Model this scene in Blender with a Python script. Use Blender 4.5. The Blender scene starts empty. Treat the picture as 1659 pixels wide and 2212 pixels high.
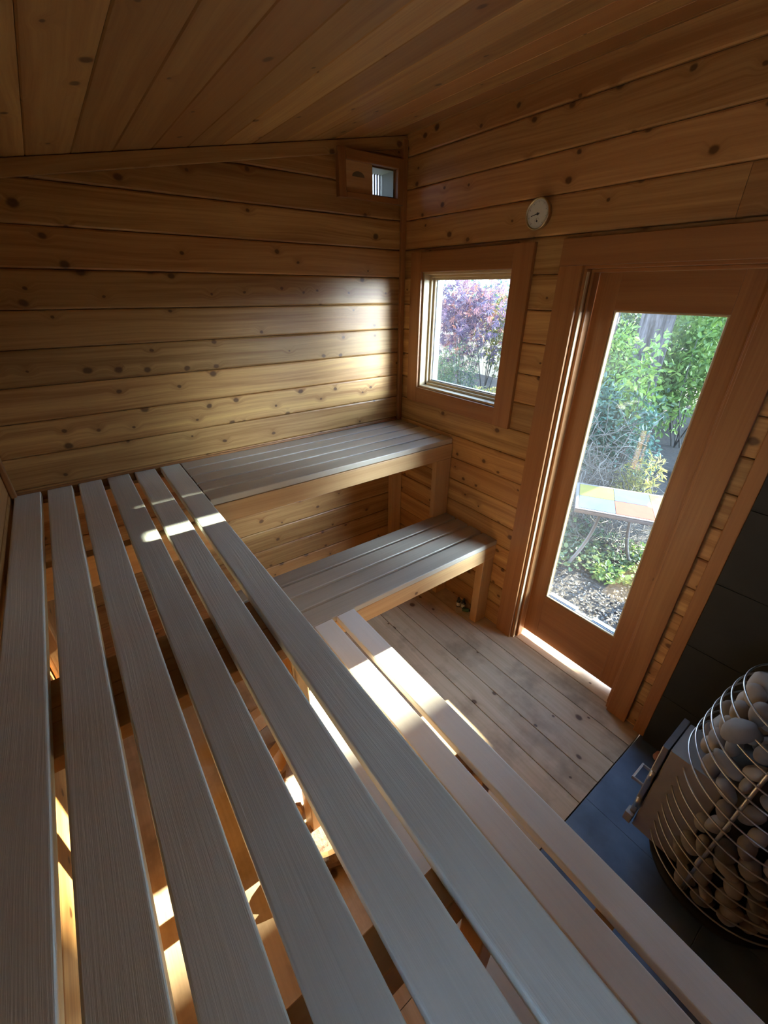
import bpy, math, random
import numpy as np
from mathutils import Vector, Matrix
from math import sin, cos, pi, radians

random.seed(7)
rng = np.random.default_rng(7)
S = bpy.context.scene
COL = S.collection

# ------------------------------------------------------------------ camera, sky, sun, exposure
cam_d = bpy.data.cameras.new('camera')
cam = bpy.data.objects.new('camera', cam_d)
COL.objects.link(cam)
S.camera = cam
cam_d.sensor_fit = 'HORIZONTAL'
cam_d.sensor_width = 36.0
cam_d.lens = 899.66 / 1659 * 36
cam_d.clip_start = 0.02
cam_d.clip_end = 300
_fw = Vector((0.52600827, 0.70731601, -0.47224926))
_rt = Vector((0.80435506, -0.59411788, 0.00607374))
_up = Vector((0.27627567, 0.38305092, 0.88144413))
R3 = Matrix((_rt, _up, -_fw)).transposed()
cam.matrix_world = Matrix.Translation((-1.7267, -2.1561, 1.8373)) @ R3.to_4x4()

W = bpy.data.worlds.new('sky')
S.world = W
W.use_nodes = True
nt = W.node_tree
nt.nodes.clear()
out = nt.nodes.new('ShaderNodeOutputWorld')
bg = nt.nodes.new('ShaderNodeBackground')
geo = nt.nodes.new('ShaderNodeTexCoord')
sep = nt.nodes.new('ShaderNodeSeparateXYZ')
ramp = nt.nodes.new('ShaderNodeValToRGB')
ramp.color_ramp.elements[0].position = 0.0
ramp.color_ramp.elements[0].color = (0.70, 0.84, 1.0, 1)
ramp.color_ramp.elements[1].position = 0.7
ramp.color_ramp.elements[1].color = (0.34, 0.55, 1.0, 1)
nt.links.new(geo.outputs['Generated'], sep.inputs[0])
nt.links.new(sep.outputs['Z'], ramp.inputs[0])
nt.links.new(ramp.outputs[0], bg.inputs[0])
nt.links.new(bg.outputs[0], out.inputs[0])
# broad bright haze over the open side of the garden (right of the door), paler than the zenith
dirn = Vector((0.52, -0.84, 0.17)).normalized()
dot = nt.nodes.new('ShaderNodeVectorMath')
dot.operation = 'DOT_PRODUCT'
dot.inputs[1].default_value = dirn
nt.links.new(geo.outputs['Generated'], dot.inputs[0])
hz = nt.nodes.new('ShaderNodeMapRange')
hz.interpolation_type = 'SMOOTHSTEP'
hz.inputs[1].default_value = 0.955
hz.inputs[2].default_value = 0.988
hz.inputs[3].default_value = 7.0
hz.inputs[4].default_value = 75.0
nt.links.new(dot.outputs['Value'], hz.inputs[0])
nt.links.new(hz.outputs[0], bg.inputs[1])

sun_d = bpy.data.lights.new('sun', 'SUN')
sun = bpy.data.objects.new('sun', sun_d)
COL.objects.link(sun)
sun_d.energy = 32.0
sun_d.angle = 0.0093
sun_d.color = (1.0, 0.90, 0.72)
sun.rotation_mode = 'QUATERNION'
sun.rotation_quaternion = Vector((-1.0, 0.024, -0.466)).to_track_quat('-Z', 'Y')
sun.location = (8, -1, 6)

S.view_settings.view_transform = 'Standard'
S.view_settings.look = 'None'
S.view_settings.exposure = 1.03
S.view_settings.gamma = 1.0
S.view_settings.use_curve_mapping = False
S.cycles.use_denoising = True
S.cycles.max_bounces = 14
S.cycles.diffuse_bounces = 8
S.cycles.glossy_bounces = 4
S.cycles.transmission_bounces = 6
S.cycles.transparent_max_bounces = 12
S.cycles.sample_clamp_indirect = 12.0
S.cycles.caustics_reflective = False
S.cycles.caustics_refractive = False


# ------------------------------------------------------------------ node helpers / materials
def new_mat(name):
    m = bpy.data.materials.new(name)
    m.use_nodes = True
    n = m.node_tree
    n.nodes.clear()
    o = n.nodes.new('ShaderNodeOutputMaterial')
    p = n.nodes.new('ShaderNodeBsdfPrincipled')
    n.links.new(p.outputs[0], o.inputs[0])
    return m, n, p, o


def plain(name, col, rough=0.6, metal=0.0, noise=0.0, nscale=20.0, spec=0.5, bump=0.0):
    m, n, p, o = new_mat(name)
    p.inputs['Base Color'].default_value = (*col, 1)
    p.inputs['Roughness'].default_value = rough
    p.inputs['Metallic'].default_value = metal
    p.inputs['Specular IOR Level'].default_value = spec
    if noise > 0 or bump > 0:
        tc = n.nodes.new('ShaderNodeTexCoord')
        nz = n.nodes.new('ShaderNodeTexNoise')
        nz.inputs['Scale'].default_value = nscale
        nz.inputs['Detail'].default_value = 5
        n.links.new(tc.outputs['Object'], nz.inputs['Vector'])
        if noise > 0:
            mx = n.nodes.new('ShaderNodeMix')
            mx.data_type = 'RGBA'
            n.links.new(nz.outputs[0], mx.inputs[0])
            mx.inputs[6].default_value = (*[c * (1 - noise) for c in col], 1)
            mx.inputs[7].default_value = (*[min(1, c * (1 + noise)) for c in col], 1)
            n.links.new(mx.outputs[2], p.inputs['Base Color'])
        if bump > 0:
            b = n.nodes.new('ShaderNodeBump')
            b.inputs['Strength'].default_value = bump
            b.inputs['Distance'].default_value = 0.01
            n.links.new(nz.outputs[0], b.inputs['Height'])
            n.links.new(b.outputs[0], p.inputs['Normal'])
    return m


def wood(name, light, dark, knots=0.5, rough=0.45, grain=55.0, vary=0.3, red=(0.42, 0.17, 0.06), redamt=0.35,
         contrast=1.0, knot_col=(0.09, 0.035, 0.012), spec=0.4, stain=0.0, bump=0.15, band=14.0, kscale=9.0):
    """wc = (along, across, depth) in metres for each board, pid = one random number for each board"""
    m, n, p, o = new_mat(name)
    L = n.links.new
    N = n.nodes.new

    def math_(op, a, b=None, c=None, clamp=False):
        x = N('ShaderNodeMath')
        x.operation = op
        x.use_clamp = clamp
        for i, v in enumerate((a, b, c)):
            if v is None:
                continue
            if isinstance(v, (int, float)):
                x.inputs[i].default_value = v
            else:
                L(v, x.inputs[i])
        return x.outputs[0]

    def comb(a, b, c):
        x = N('ShaderNodeCombineXYZ')
        for i, v in enumerate((a, b, c)):
            if isinstance(v, (int, float)):
                x.inputs[i].default_value = v
            else:
                L(v, x.inputs[i])
        return x.outputs[0]

    def mix(f, a, b, bt='MIX'):
        x = N('ShaderNodeMix')
        x.data_type = 'RGBA'
        x.blend_type = bt
        for i, v in ((0, f), (6, a), (7, b)):
            if isinstance(v, (int, float)):
                x.inputs[i].default_value = v
            elif isinstance(v, tuple):
                x.inputs[i].default_value = (*v, 1)
            else:
                L(v, x.inputs[i])
        return x.outputs[2]

    aw = N('ShaderNodeAttribute')
    aw.attribute_name = 'wc'
    ap = N('ShaderNodeAttribute')
    ap.attribute_name = 'pid'
    sp = N('ShaderNodeSeparateXYZ')
    L(aw.outputs['Vector'], sp.inputs[0])
    a, c, d = sp.outputs
    pid = ap.outputs['Fac']
    po = math_('MULTIPLY', pid, 97.0)
    # knots
    vo = N('ShaderNodeTexVoronoi')
    vo.voronoi_dimensions = '2D'
    vo.inputs['Scale'].default_value = 1.0
    vo.inputs['Randomness'].default_value = 0.95
    warp = N('ShaderNodeTexNoise')
    warp.inputs['Scale'].default_value = 30
    warp.inputs['Detail'].default_value = 2
    L(comb(a, c, po), warp.inputs['Vector'])
    wv = math_('MULTIPLY', math_('SUBTRACT', warp.outputs[0], 0.5), 0.07)
    L(comb(math_('ADD', math_('MULTIPLY_ADD', a, kscale * 0.8, po), wv),
           math_('ADD', math_('MULTIPLY_ADD', c, kscale, math_('MULTIPLY', po, 0.61)), wv), 0.0), vo.inputs['Vector'])
    dist = vo.outputs['Distance']
    sc = N('ShaderNodeSeparateColor')
    L(vo.outputs['Color'], sc.inputs[0])
    gate = math_('LESS_THAN', sc.outputs[0], math_('MULTIPLY_ADD', math_('FRACT', math_('MULTIPLY', pid, 3.7)), knots * 0.9, knots * 0.15))
    size = math_('MULTIPLY_ADD', math_('POWER', sc.outputs[1], 1.6), 0.11, 0.055)
    kn = N('ShaderNodeMapRange')
    kn.interpolation_type = 'SMOOTHSTEP'
    L(dist, kn.inputs[0])
    L(size, kn.inputs[1])
    L(math_('MULTIPLY', size, 0.45), kn.inputs[2])
    kn.inputs[3].default_value = 0
    kn.inputs[4].default_value = 1
    kmask = math_('MULTIPLY', kn.outputs[0], gate)
    # halo around the knots bends the grain
    hal = N('ShaderNodeMapRange')
    hal.interpolation_type = 'SMOOTHSTEP'
    L(dist, hal.inputs[0])
    hal.inputs[1].default_value = 0.34
    hal.inputs[2].default_value = 0.0
    hal.inputs[3].default_value = 0
    hal.inputs[4].default_value = 1
    halo = math_('MULTIPLY', hal.outputs[0], gate)
    big = N('ShaderNodeTexNoise')
    big.inputs['Scale'].default_value = 1.0
    big.inputs['Detail'].default_value = 1
    L(comb(math_('MULTIPLY_ADD', a, 1.3, po), math_('MULTIPLY', c, 4.0), po), big.inputs['Vector'])
    cw = math_('MULTIPLY_ADD', big.outputs[0], 0.05, c)
    cw = math_('MULTIPLY_ADD', halo, 0.02, cw)
    g1 = N('ShaderNodeTexNoise')
    g1.inputs['Scale'].default_value = 1.0
    g1.inputs['Detail'].default_value = 4
    g1.inputs['Roughness'].default_value = 0.65
    L(comb(math_('MULTIPLY_ADD', a, 2.2, po), math_('MULTIPLY', cw, grain * 1.6), math_('MULTIPLY', d, grain)), g1.inputs['Vector'])
    g2 = N('ShaderNodeTexNoise')
    g2.inputs['Scale'].default_value = 1.0
    g2.inputs['Detail'].default_value = 2
    L(comb(math_('MULTIPLY_ADD', a, 0.7, po), math_('MULTIPLY', cw, band * 1.6), math_('MULTIPLY', d, 8)), g2.inputs['Vector'])
    gsum = math_('ADD', math_('MULTIPLY', g1.outputs[0], 0.45), math_('MULTIPLY', g2.outputs[0], 0.55))
    gr = N('ShaderNodeMapRange')
    L(gsum, gr.inputs[0])
    gr.inputs[1].default_value = 0.5 - 0.16 / contrast
    gr.inputs[2].default_value = 0.5 + 0.16 / contrast
    col = mix(gr.outputs[0], dark, light)
    # board to board
    pr2 = math_('FRACT', math_('MULTIPLY', pid, 7.31))
    col = mix(math_('MULTIPLY', pr2, redamt), col, red)
    val = math_('MULTIPLY_ADD', pid, vary, 1.0 - vary * 0.6)
    col = mix(1.0, col, comb(val, val, val), 'MULTIPLY')
    if stain > 0:
        st = N('ShaderNodeTexNoise')
        st.inputs['Scale'].default_value = 4.5
        st.inputs['Detail'].default_value = 5
        st.inputs['Roughness'].default_value = 0.6
        L(comb(a, c, math_('MULTIPLY', pid, 3)), st.inputs['Vector'])
        sm = N('ShaderNodeMapRange')
        L(st.outputs[0], sm.inputs[0])
        sm.inputs[1].default_value = 0.48
        sm.inputs[2].default_value = 0.70
        sm.inputs[4].default_value = stain
        col = mix(sm.outputs[0], col, (0.16, 0.11, 0.06))
    col = mix(math_('MULTIPLY', halo, 0.30), col, (dark[0] * 0.7, dark[1] * 0.6, dark[2] * 0.5))
    col = mix(math_('MULTIPLY', kmask, 0.88), col, knot_col)
    L(col, p.inputs['Base Color'])
    p.inputs['Roughness'].default_value = rough
    p.inputs['Specular IOR Level'].default_value = spec
    b = N('ShaderNodeBump')
    b.inputs['Strength'].default_value = bump
    b.inputs['Distance'].default_value = 0.003
    L(g1.outputs[0], b.inputs['Height'])
    L(b.outputs[0], p.inputs['Normal'])
    return m


CEDAR = wood('cedar_boards', (0.56, 0.315, 0.110), (0.31, 0.140, 0.042), knots=1.25, rough=0.42, vary=0.45, redamt=0.45, contrast=1.5)
CEDAR_CEIL = wood('ceiling_boards', (0.55, 0.32, 0.115), (0.36, 0.17, 0.055), knots=0.65, rough=0.5, vary=0.42, redamt=0.7,
                  contrast=1.3, red=(0.34, 0.135, 0.045))
CLEAR = wood('clear_cedar', (0.38, 0.165, 0.055), (0.26, 0.10, 0.032), knots=0.03, rough=0.4, vary=0.18, redamt=0.2, grain=80)
PALE = wood('pale_pine', (0.55, 0.42, 0.25), (0.46, 0.32, 0.17), knots=0.12, rough=0.45, vary=0.15, redamt=0.05, grain=70)
SLAT = wood('bench_slats', (0.76, 0.80, 0.73), (0.64, 0.675, 0.615), knots=0.0, rough=0.36, vary=0.16, redamt=0.10,
            red=(0.60, 0.60, 0.57), grain=150, spec=0.75, bump=0.35, contrast=0.8)
SLATW = wood('wall_bench_slats', (0.56, 0.48, 0.37), (0.44, 0.365, 0.275), knots=0.0, rough=0.42, vary=0.22, redamt=0.25,
            red=(0.34, 0.25, 0.18), grain=90, spec=0.5, bump=0.2, contrast=0.8)
STEPW = wood('step_slats', (0.80, 0.76, 0.69), (0.70, 0.655, 0.59), knots=0.05, rough=0.42, vary=0.12, redamt=0.15,
             red=(0.68, 0.60, 0.53), grain=60, spec=0.5, bump=0.15, contrast=0.6)
APRON = wood('bench_frame', (0.60, 0.36, 0.16), (0.45, 0.24, 0.095), knots=0.04, rough=0.45, vary=0.15, redamt=0.15, grain=60)
FLOORW = wood('floor_planks', (0.68, 0.50, 0.315), (0.50, 0.35, 0.20), knots=0.45, rough=0.5, vary=0.22, redamt=0.10,
              grain=40, stain=0.6, kscale=7.5)
DARKW = wood('dark_wood', (0.20, 0.15, 0.09), (0.13, 0.09, 0.05), knots=0.1, rough=0.6, vary=0.3, redamt=0.1)

SLATE = plain('black_tile', (0.019, 0.019, 0.018), 0.62, noise=0.5, nscale=9, spec=0.3, bump=0.05)


def hearth_mat():
    m, n, p, o = new_mat('hearth_slate')
    L = n.links.new
    tc = n.nodes.new('ShaderNodeTexCoord')
    nz = n.nodes.new('ShaderNodeTexNoise')
    nz.inputs['Scale'].default_value = 6
    nz.inputs['Detail'].default_value = 7
    L(tc.outputs['Object'], nz.inputs['Vector'])
    r = n.nodes.new('ShaderNodeValToRGB')  # blue reflected from the sky is put into the slate's base colour
    r.color_ramp.elements[0].position = 0.35
    r.color_ramp.elements[0].color = (0.075, 0.11, 0.165, 1)
    r.color_ramp.elements[1].position = 0.75
    r.color_ramp.elements[1].color = (0.17, 0.24, 0.34, 1)
    L(nz.outputs[0], r.inputs[0])
    L(r.outputs[0], p.inputs['Base Color'])
    p.inputs['Roughness'].default_value = 0.42
    p.inputs['Specular IOR Level'].default_value = 0.6
    b = n.nodes.new('ShaderNodeBump')
    b.inputs['Strength'].default_value = 0.15
    b.inputs['Distance'].default_value = 0.01
    L(nz.outputs[0], b.inputs['Height'])
    L(b.outputs[0], p.inputs['Normal'])
    return m


HEARTH = hearth_mat()
STEEL = plain('brushed_steel', (0.50, 0.48, 0.46), 0.34, 1.0, noise=0.08, nscale=60)
STEELD = plain('stove_steel', (0.34, 0.30, 0.27), 0.45, 0.5, noise=0.15, nscale=15)
BLACKM = plain('black_iron', (0.015, 0.013, 0.012), 0.6, 0.3)
BRASS = plain('brass_rim', (0.62, 0.50, 0.28), 0.3, 1.0)
DIALW = plain('dial_face', (0.62, 0.60, 0.50), 0.6, noise=0.06, nscale=30)
INK = plain('dial_ink', (0.03, 0.028, 0.025), 0.6)
GREYM = plain('duct_metal', (0.20, 0.20, 0.13), 0.5)
WHITEP = plain('grey_grille', (0.16, 0.15, 0.17), 0.5)
BLACKP = plain('black_plastic', (0.012, 0.011, 0.012), 0.35)
LABELP = plain('paper_label', (0.62, 0.58, 0.52), 0.7)
GREENP = plain('green_label', (0.05, 0.11, 0.05), 0.5)
AMBER = plain('pale_plastic', (0.50, 0.42, 0.32), 0.35)
GASKET = plain('grey_seal', (0.40, 0.44, 0.50), 0.5)
IRON = plain('weathered_iron', (0.10, 0.085, 0.08), 0.6, 0.2, noise=0.3, nscale=30)
SIDING = plain('outer_siding', (0.30, 0.20, 0.11), 0.7, noise=0.3)


def glass_mat():
    m, n, p, o = new_mat('window_glass')
    n.nodes.remove(p)
    t = n.nodes.new('ShaderNodeBsdfTransparent')
    t.inputs[0].default_value = (0.93, 0.97, 0.95, 1)
    g = n.nodes.new('ShaderNodeBsdfGlossy')
    g.inputs['Roughness'].default_value = 0.0
    f = n.nodes.new('ShaderNodeFresnel')
    ge = n.nodes.new('ShaderNodeNewGeometry')
    io = n.nodes.new('ShaderNodeMapRange')       # same index seen from either face of the pane
    io.inputs[3].default_value = 1.5
    io.inputs[4].default_value = 1 / 1.5
    n.links.new(ge.outputs['Backfacing'], io.inputs[0])
    n.links.new(io.outputs[0], f.inputs[0])
    mx = n.nodes.new('ShaderNodeMixShader')
    n.links.new(f.outputs[0], mx.inputs[0])
    n.links.new(t.outputs[0], mx.inputs[1])
    n.links.new(g.outputs[0], mx.inputs[2])
    du = n.nodes.new('ShaderNodeBsdfTranslucent')       # thin film of dust on the pane
    du.inputs[0].default_value = (0.8, 0.85, 0.9, 1)
    tc = n.nodes.new('ShaderNodeTexCoord')
    nz = n.nodes.new('ShaderNodeTexNoise')
    nz.inputs['Scale'].default_value = 5
    nz.inputs['Detail'].default_value = 4
    n.links.new(tc.outputs['Object'], nz.inputs['Vector'])
    dm = n.nodes.new('ShaderNodeMapRange')
    dm.inputs[1].default_value = 0.3
    dm.inputs[2].default_value = 0.8
    dm.inputs[3].default_value = 0.001
    dm.inputs[4].default_value = 0.006
    n.links.new(nz.outputs[0], dm.inputs[0])
    m3 = n.nodes.new('ShaderNodeMixShader')
    n.links.new(dm.outputs[0], m3.inputs[0])
    n.links.new(mx.outputs[0], m3.inputs[1])
    n.links.new(du.outputs[0], m3.inputs[2])
    n.links.new(m3.outputs[0], o.inputs[0])
    return m


GLASS = glass_mat()


def leaf_mat(name, c1, c2, c3, trans=0.35):
    m, n, p, o = new_mat(name)
    L = n.links.new
    ap = n.nodes.new('ShaderNodeAttribute')
    ap.attribute_name = 'pid'
    r = n.nodes.new('ShaderNodeValToRGB')
    e = r.color_ramp.elements
    e[0].position = 0.0
    e[0].color = (*c1, 1)
    e[1].position = 0.6
    e[1].color = (*c2, 1)
    x = e.new(0.95)
    x.color = (*c3, 1)
    L(ap.outputs['Fac'], r.inputs[0])
    L(r.outputs[0], p.inputs['Base Color'])
    p.inputs['Roughness'].default_value = 0.45
    t = n.nodes.new('ShaderNodeBsdfTranslucent')
    L(r.outputs[0], t.inputs[0])
    mx = n.nodes.new('ShaderNodeMixShader')
    mx.inputs[0].default_value = trans
    L(p.outputs[0], mx.inputs[1])
    L(t.outputs[0], mx.inputs[2])
    L(mx.outputs[0], o.inputs[0])
    return m


LEAF_G = leaf_mat('green_leaves', (0.0294, 0.0565, 0.0252), (0.0774, 0.1320, 0.0537), (0.1950, 0.2468, 0.0818))
LEAF_Y = leaf_mat('yellow_green_leaves', (0.0802, 0.1434, 0.0296), (0.1565, 0.2451, 0.0490), (0.2878, 0.3384, 0.0854), 0.45)
LEAF_T = leaf_mat('blue_green_leaves', (0.0281, 0.0627, 0.0462), (0.0665, 0.1347, 0.0935), (0.1695, 0.2448, 0.1788))
LEAF_P = leaf_mat('purple_leaves', (0.055, 0.035, 0.065), (0.15, 0.10, 0.16), (0.42, 0.15, 0.09), 0.4)
LEAF_O = leaf_mat('gold_leaves', (0.1421, 0.1311, 0.0431), (0.2700, 0.2480, 0.0665), (0.3520, 0.2970, 0.0935), 0.45)
LEAF_D = leaf_mat('dark_needles', (0.0095, 0.0222, 0.0112), (0.0225, 0.0445, 0.0225), (0.0495, 0.0770, 0.0385))
def bark_mat():
    m, n, p, o = new_mat('fir_bark')
    L = n.links.new
    tc = n.nodes.new('ShaderNodeTexCoord')
    mp = n.nodes.new('ShaderNodeMapping')
    mp.inputs['Scale'].default_value = (16, 16, 2.6)
    nz = n.nodes.new('ShaderNodeTexNoise')
    nz.inputs['Scale'].default_value = 1.0
    nz.inputs['Detail'].default_value = 6
    nz.inputs['Roughness'].default_value = 0.7
    L(tc.outputs['Object'], mp.inputs[0])
    L(mp.outputs[0], nz.inputs['Vector'])
    r = n.nodes.new('ShaderNodeValToRGB')
    r.color_ramp.elements[0].position = 0.42
    r.color_ramp.elements[0].color = (0.012, 0.010, 0.012, 1)
    r.color_ramp.elements[1].position = 0.62
    r.color_ramp.elements[1].color = (0.095, 0.082, 0.088, 1)
    L(nz.outputs[0], r.inputs[0])
    L(r.outputs[0], p.inputs['Base Color'])
    p.inputs['Roughness'].default_value = 0.95
    b = n.nodes.new('ShaderNodeBump')
    b.inputs['Distance'].default_value = 0.03
    L(nz.outputs[0], b.inputs['Height'])
    L(b.outputs[0], p.inputs['Normal'])
    return m


BARK = bark_mat()
TWIG = plain('dry_twigs', (0.070, 0.060, 0.050), 0.85, noise=0.3)
LOGW = plain('split_log', (0.60, 0.36, 0.16), 0.7, noise=0.35, nscale=14, bump=0.4)
LOGB = plain('log_bark', (0.30, 0.21, 0.16), 0.9, noise=0.5, nscale=35, bump=0.9)
LITTER = leaf_mat('leaf_litter', (0.008, 0.006, 0.004), (0.018, 0.013, 0.009), (0.040, 0.030, 0.021), 0.1)


def stone_mat(name, a, b):
    m, n, p, o = new_mat(name)
    L = n.links.new
    oi = n.nodes.new('ShaderNodeObjectInfo')
    tc = n.nodes.new('ShaderNodeTexCoord')
    nz = n.nodes.new('ShaderNodeTexNoise')
    nz.inputs['Scale'].default_value = 28
    nz.inputs['Detail'].default_value = 6
    L(tc.outputs['Object'], nz.inputs['Vector'])
    ad = n.nodes.new('ShaderNodeMath')
    ad.operation = 'MULTIPLY_ADD'
    L(nz.outputs[0], ad.inputs[0])
    ad.inputs[1].default_value = 0.5
    L(oi.outputs['Random'], ad.inputs[2])
    sb = n.nodes.new('ShaderNodeMath')
    sb.operation = 'MULTIPLY'
    L(ad.outputs[0], sb.inputs[0])
    sb.inputs[1].default_value = 0.7
    r = n.nodes.new('ShaderNodeValToRGB')
    r.color_ramp.elements[0].color = (*a, 1)
    r.color_ramp.elements[1].color = (*b, 1)
    L(sb.outputs[0], r.inputs[0])
    L(r.outputs[0], p.inputs['Base Color'])
    p.inputs['Roughness'].default_value = 0.75
    bu = n.nodes.new('ShaderNodeBump')
    bu.inputs['Strength'].default_value = 0.2
    bu.inputs['Distance'].default_value = 0.004
    L(nz.outputs[0], bu.inputs['Height'])
    L(bu.outputs[0], p.inputs['Normal'])
    return m


STONE = stone_mat('olivine_stone', (0.09, 0.078, 0.072), (0.40, 0.36, 0.32))
PINK = plain('pink_stone', (0.34, 0.17, 0.14), 0.8, noise=0.3)


# ------------------------------------------------------------------ mesh building
class MB:
    def __init__(self):
        self.v, self.f, self.wc, self.pid, self.mi, self.sm = [], [], [], [], [], []

    def add(self, verts, faces, wc=None, pid=None, mi=0, smooth=False):
        b = len(self.v)
        pid = random.random() if pid is None else pid
        self.v += [tuple(q) for q in verts]
        self.wc += [tuple(q) for q in (wc if wc is not None else verts)]
        self.pid += [pid] * len(verts)
        self.f += [tuple(i + b for i in f) for f in faces]
        self.mi += [mi] * len(faces)
        self.sm += [smooth] * len(faces)
        return self

    def board(self, X, Y, Z, grain='x', r=0.003, seg=2, pid=None, mi=0, M=None):
        """a board filling X, Y, Z ranges, long edges rounded by r, grain along one axis"""
        rg = {'x': X, 'y': Y, 'z': Z}
        oth = [k for k in 'xyz' if k != grain]
        s = {k: rg[k][1] - rg[k][0] for k in 'xyz'}
        if s[oth[0]] < s[oth[1]]:
            oth = oth[::-1]
        w, t = oth            # across, depth
        r = min(r, s[w] * 0.49, s[t] * 0.49)
        prof = []
        for (cu, cv, a0) in ((1, 1, 0), (-1, 1, 90), (-1, -1, 180), (1, -1, 270)):
            for k in range(seg + 1):
                a = radians(a0 + 90 * k / seg)
                u = (rg[w][1] - r if cu > 0 else rg[w][0] + r) + r * cos(a)
                v = (rg[t][1] - r if cv > 0 else rg[t][0] + r) + r * sin(a)
                prof.append((u, v))
        n = len(prof)
        vs, wcs = [], []
        off = random.random() * 3
        for g in rg[grain]:
            for (u, v) in prof:
                d = {grain: g, w: u, t: v}
                q = Vector((d['x'], d['y'], d['z']))
                vs.append(M @ q if M else q)
                wcs.append((g + off, u - rg[w][0], v - rg[t][0]))
        order = 'xyz'.index(w), 'xyz'.index(t), 'xyz'.index(grain)
        flip = (order in ((0, 1, 2), (1, 2, 0), (2, 0, 1)))
        fs = [(i, (i + 1) % n, n + (i + 1) % n, n + i) for i in range(n)]
        fs += [tuple(range(n))[::-1], tuple(range(n, 2 * n))]
        if not flip:
            fs = [f[::-1] for f in fs]
        return self.add(vs, fs, wcs, pid, mi)

    def tube(self, pts, rad, n=8, closed=False, mi=0, pid=None):
        pts = [Vector(q) for q in pts]
        m = len(pts)
        rads = rad if isinstance(rad, (list, tuple)) else [rad] * m
        vs = []
        up = None
        for i, q in enumerate(pts):
            if closed:
                t = (pts[(i + 1) % m] - pts[i - 1]).normalized()
            else:
                t = (pts[min(i + 1, m - 1)] - pts[max(i - 1, 0)]).normalized()
            if up is None:
                up = Vector((0, 0, 1)) if abs(t.z) < 0.9 else Vector((1, 0, 0))
            a = t.cross(up)
            if a.length < 1e-4:
                a = t.cross(Vector((0, 1, 0)))
            a.normalize()
            b = a.cross(t).normalized()
            up = b
            for k in range(n):
                an = 2 * pi * k / n
                vs.append(q + (a * cos(an) + b * sin(an)) * rads[i])
        fs = []
        for i in range(m if closed else m - 1):
            j = (i + 1) % m
            for k in range(n):
                k2 = (k + 1) % n
                fs.append((i * n + k, i * n + k2, j * n + k2, j * n + k))
        if not closed:
            fs.append(tuple(range(n))[::-1])
            fs.append(tuple(range((m - 1) * n, m * n)))
        return self.add(vs, fs, None, pid, mi, True)

    def lathe(self, prof, c=(0, 0, 0), n=32, axis='z', mi=0, smooth=True):
        vs = []
        for (r, h) in prof:
            for k in range(n):
                a = 2 * pi * k / n
                q = (r * cos(a), r * sin(a), h)
                if axis == 'x':
                    q = (-h, r * cos(a), r * sin(a))
                vs.append(Vector(q) + Vector(c))
        fs = []
        for i in range(len(prof) - 1):
            for k in range(n):
                k2 = (k + 1) % n
                fs.append((i * n + k, i * n + k2, (i + 1) * n + k2, (i + 1) * n + k))
        fs.append(tuple(range(n))[::-1])
        fs.append(tuple(range((len(prof) - 1) * n, len(prof) * n)))
        return self.add(vs, fs, None, None, mi, smooth)

    def build(self, name, mats, parent=None, origin=None):
        me = bpy.data.meshes.new(name)
        v = np.array(self.v, dtype=np.float32)
        o = Vector((0, 0, 0))
        if parent is None and origin is None:
            o = Vector(((v[:, 0].min() + v[:, 0].max()) / 2, (v[:, 1].min() + v[:, 1].max()) / 2, v[:, 2].min()))
        elif origin is not None:
            o = Vector(origin)
        elif parent is not None:
            o = Vector(parent['_o'])       # parents are only translated, so child vertices sit relative to the root's base
        v = v - np.array(o, dtype=np.float32)
        me.from_pydata(v.tolist(), [], self.f)
        a = me.attributes.new('wc', 'FLOAT_VECTOR', 'POINT')
        a.data.foreach_set('vector', np.array(self.wc, dtype=np.float32).ravel())
        a = me.attributes.new('pid', 'FLOAT', 'POINT')
        a.data.foreach_set('value', np.array(self.pid, dtype=np.float32))
        if not isinstance(mats, (list, tuple)):
            mats = [mats]
        for m in mats:
            me.materials.append(m)
        me.polygons.foreach_set('material_index', self.mi)
        me.polygons.foreach_set('use_smooth', self.sm)
        me.update()
        ob = bpy.data.objects.new(name, me)
        COL.objects.link(ob)
        if parent is None:
            ob.location = o
        else:
            ob.parent = parent
        ob['_o'] = tuple(o)
        OBS.append(ob)
        return ob


OBS = []


def tag(o, label=None, cat=None, group=None, kind=None):
    for k, v in (('label', label), ('category', cat), ('group', group), ('kind', kind)):
        if v:
            o[k] = v
    return o


def thing(name, loc, label, cat, group=None, kind=None):
    o = bpy.data.objects.new(name, None)
    o.empty_display_size = 0.1
    COL.objects.link(o)
    o.location = loc
    o['_o'] = tuple(loc)
    OBS.append(o)
    return tag(o, label, cat, group, kind)


def copy_tree(o, parent=None):
    c = o.copy()
    COL.objects.link(c)
    if parent:
        c.parent = parent
    for ch in list(o.children):
        copy_tree(ch, c)
    return c


def minus(rect, holes):
    """rect (a0,a1,b0,b1) minus holes -> list of rects (split along a, then b)"""
    out_ = [rect]
    for h in holes:
        nxt = []
        for r in out_:
            a0, a1, b0, b1 = r
            if h[0] >= a1 or h[1] <= a0 or h[2] >= b1 or h[3] <= b0:
                nxt.append(r)
                continue
            if h[0] > a0:
                nxt.append((a0, h[0], b0, b1))
            if h[1] < a1:
                nxt.append((h[1], a1, b0, b1))
            m0, m1 = max(a0, h[0]), min(a1, h[1])
            if h[2] > b0:
                nxt.append((m0, m1, b0, h[2]))
            if h[3] < b1:
                nxt.append((m0, m1, h[3], b1))
        out_ = nxt
    return [r for r in out_ if r[1] - r[0] > 0.002 and r[3] - r[2] > 0.002]


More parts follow.
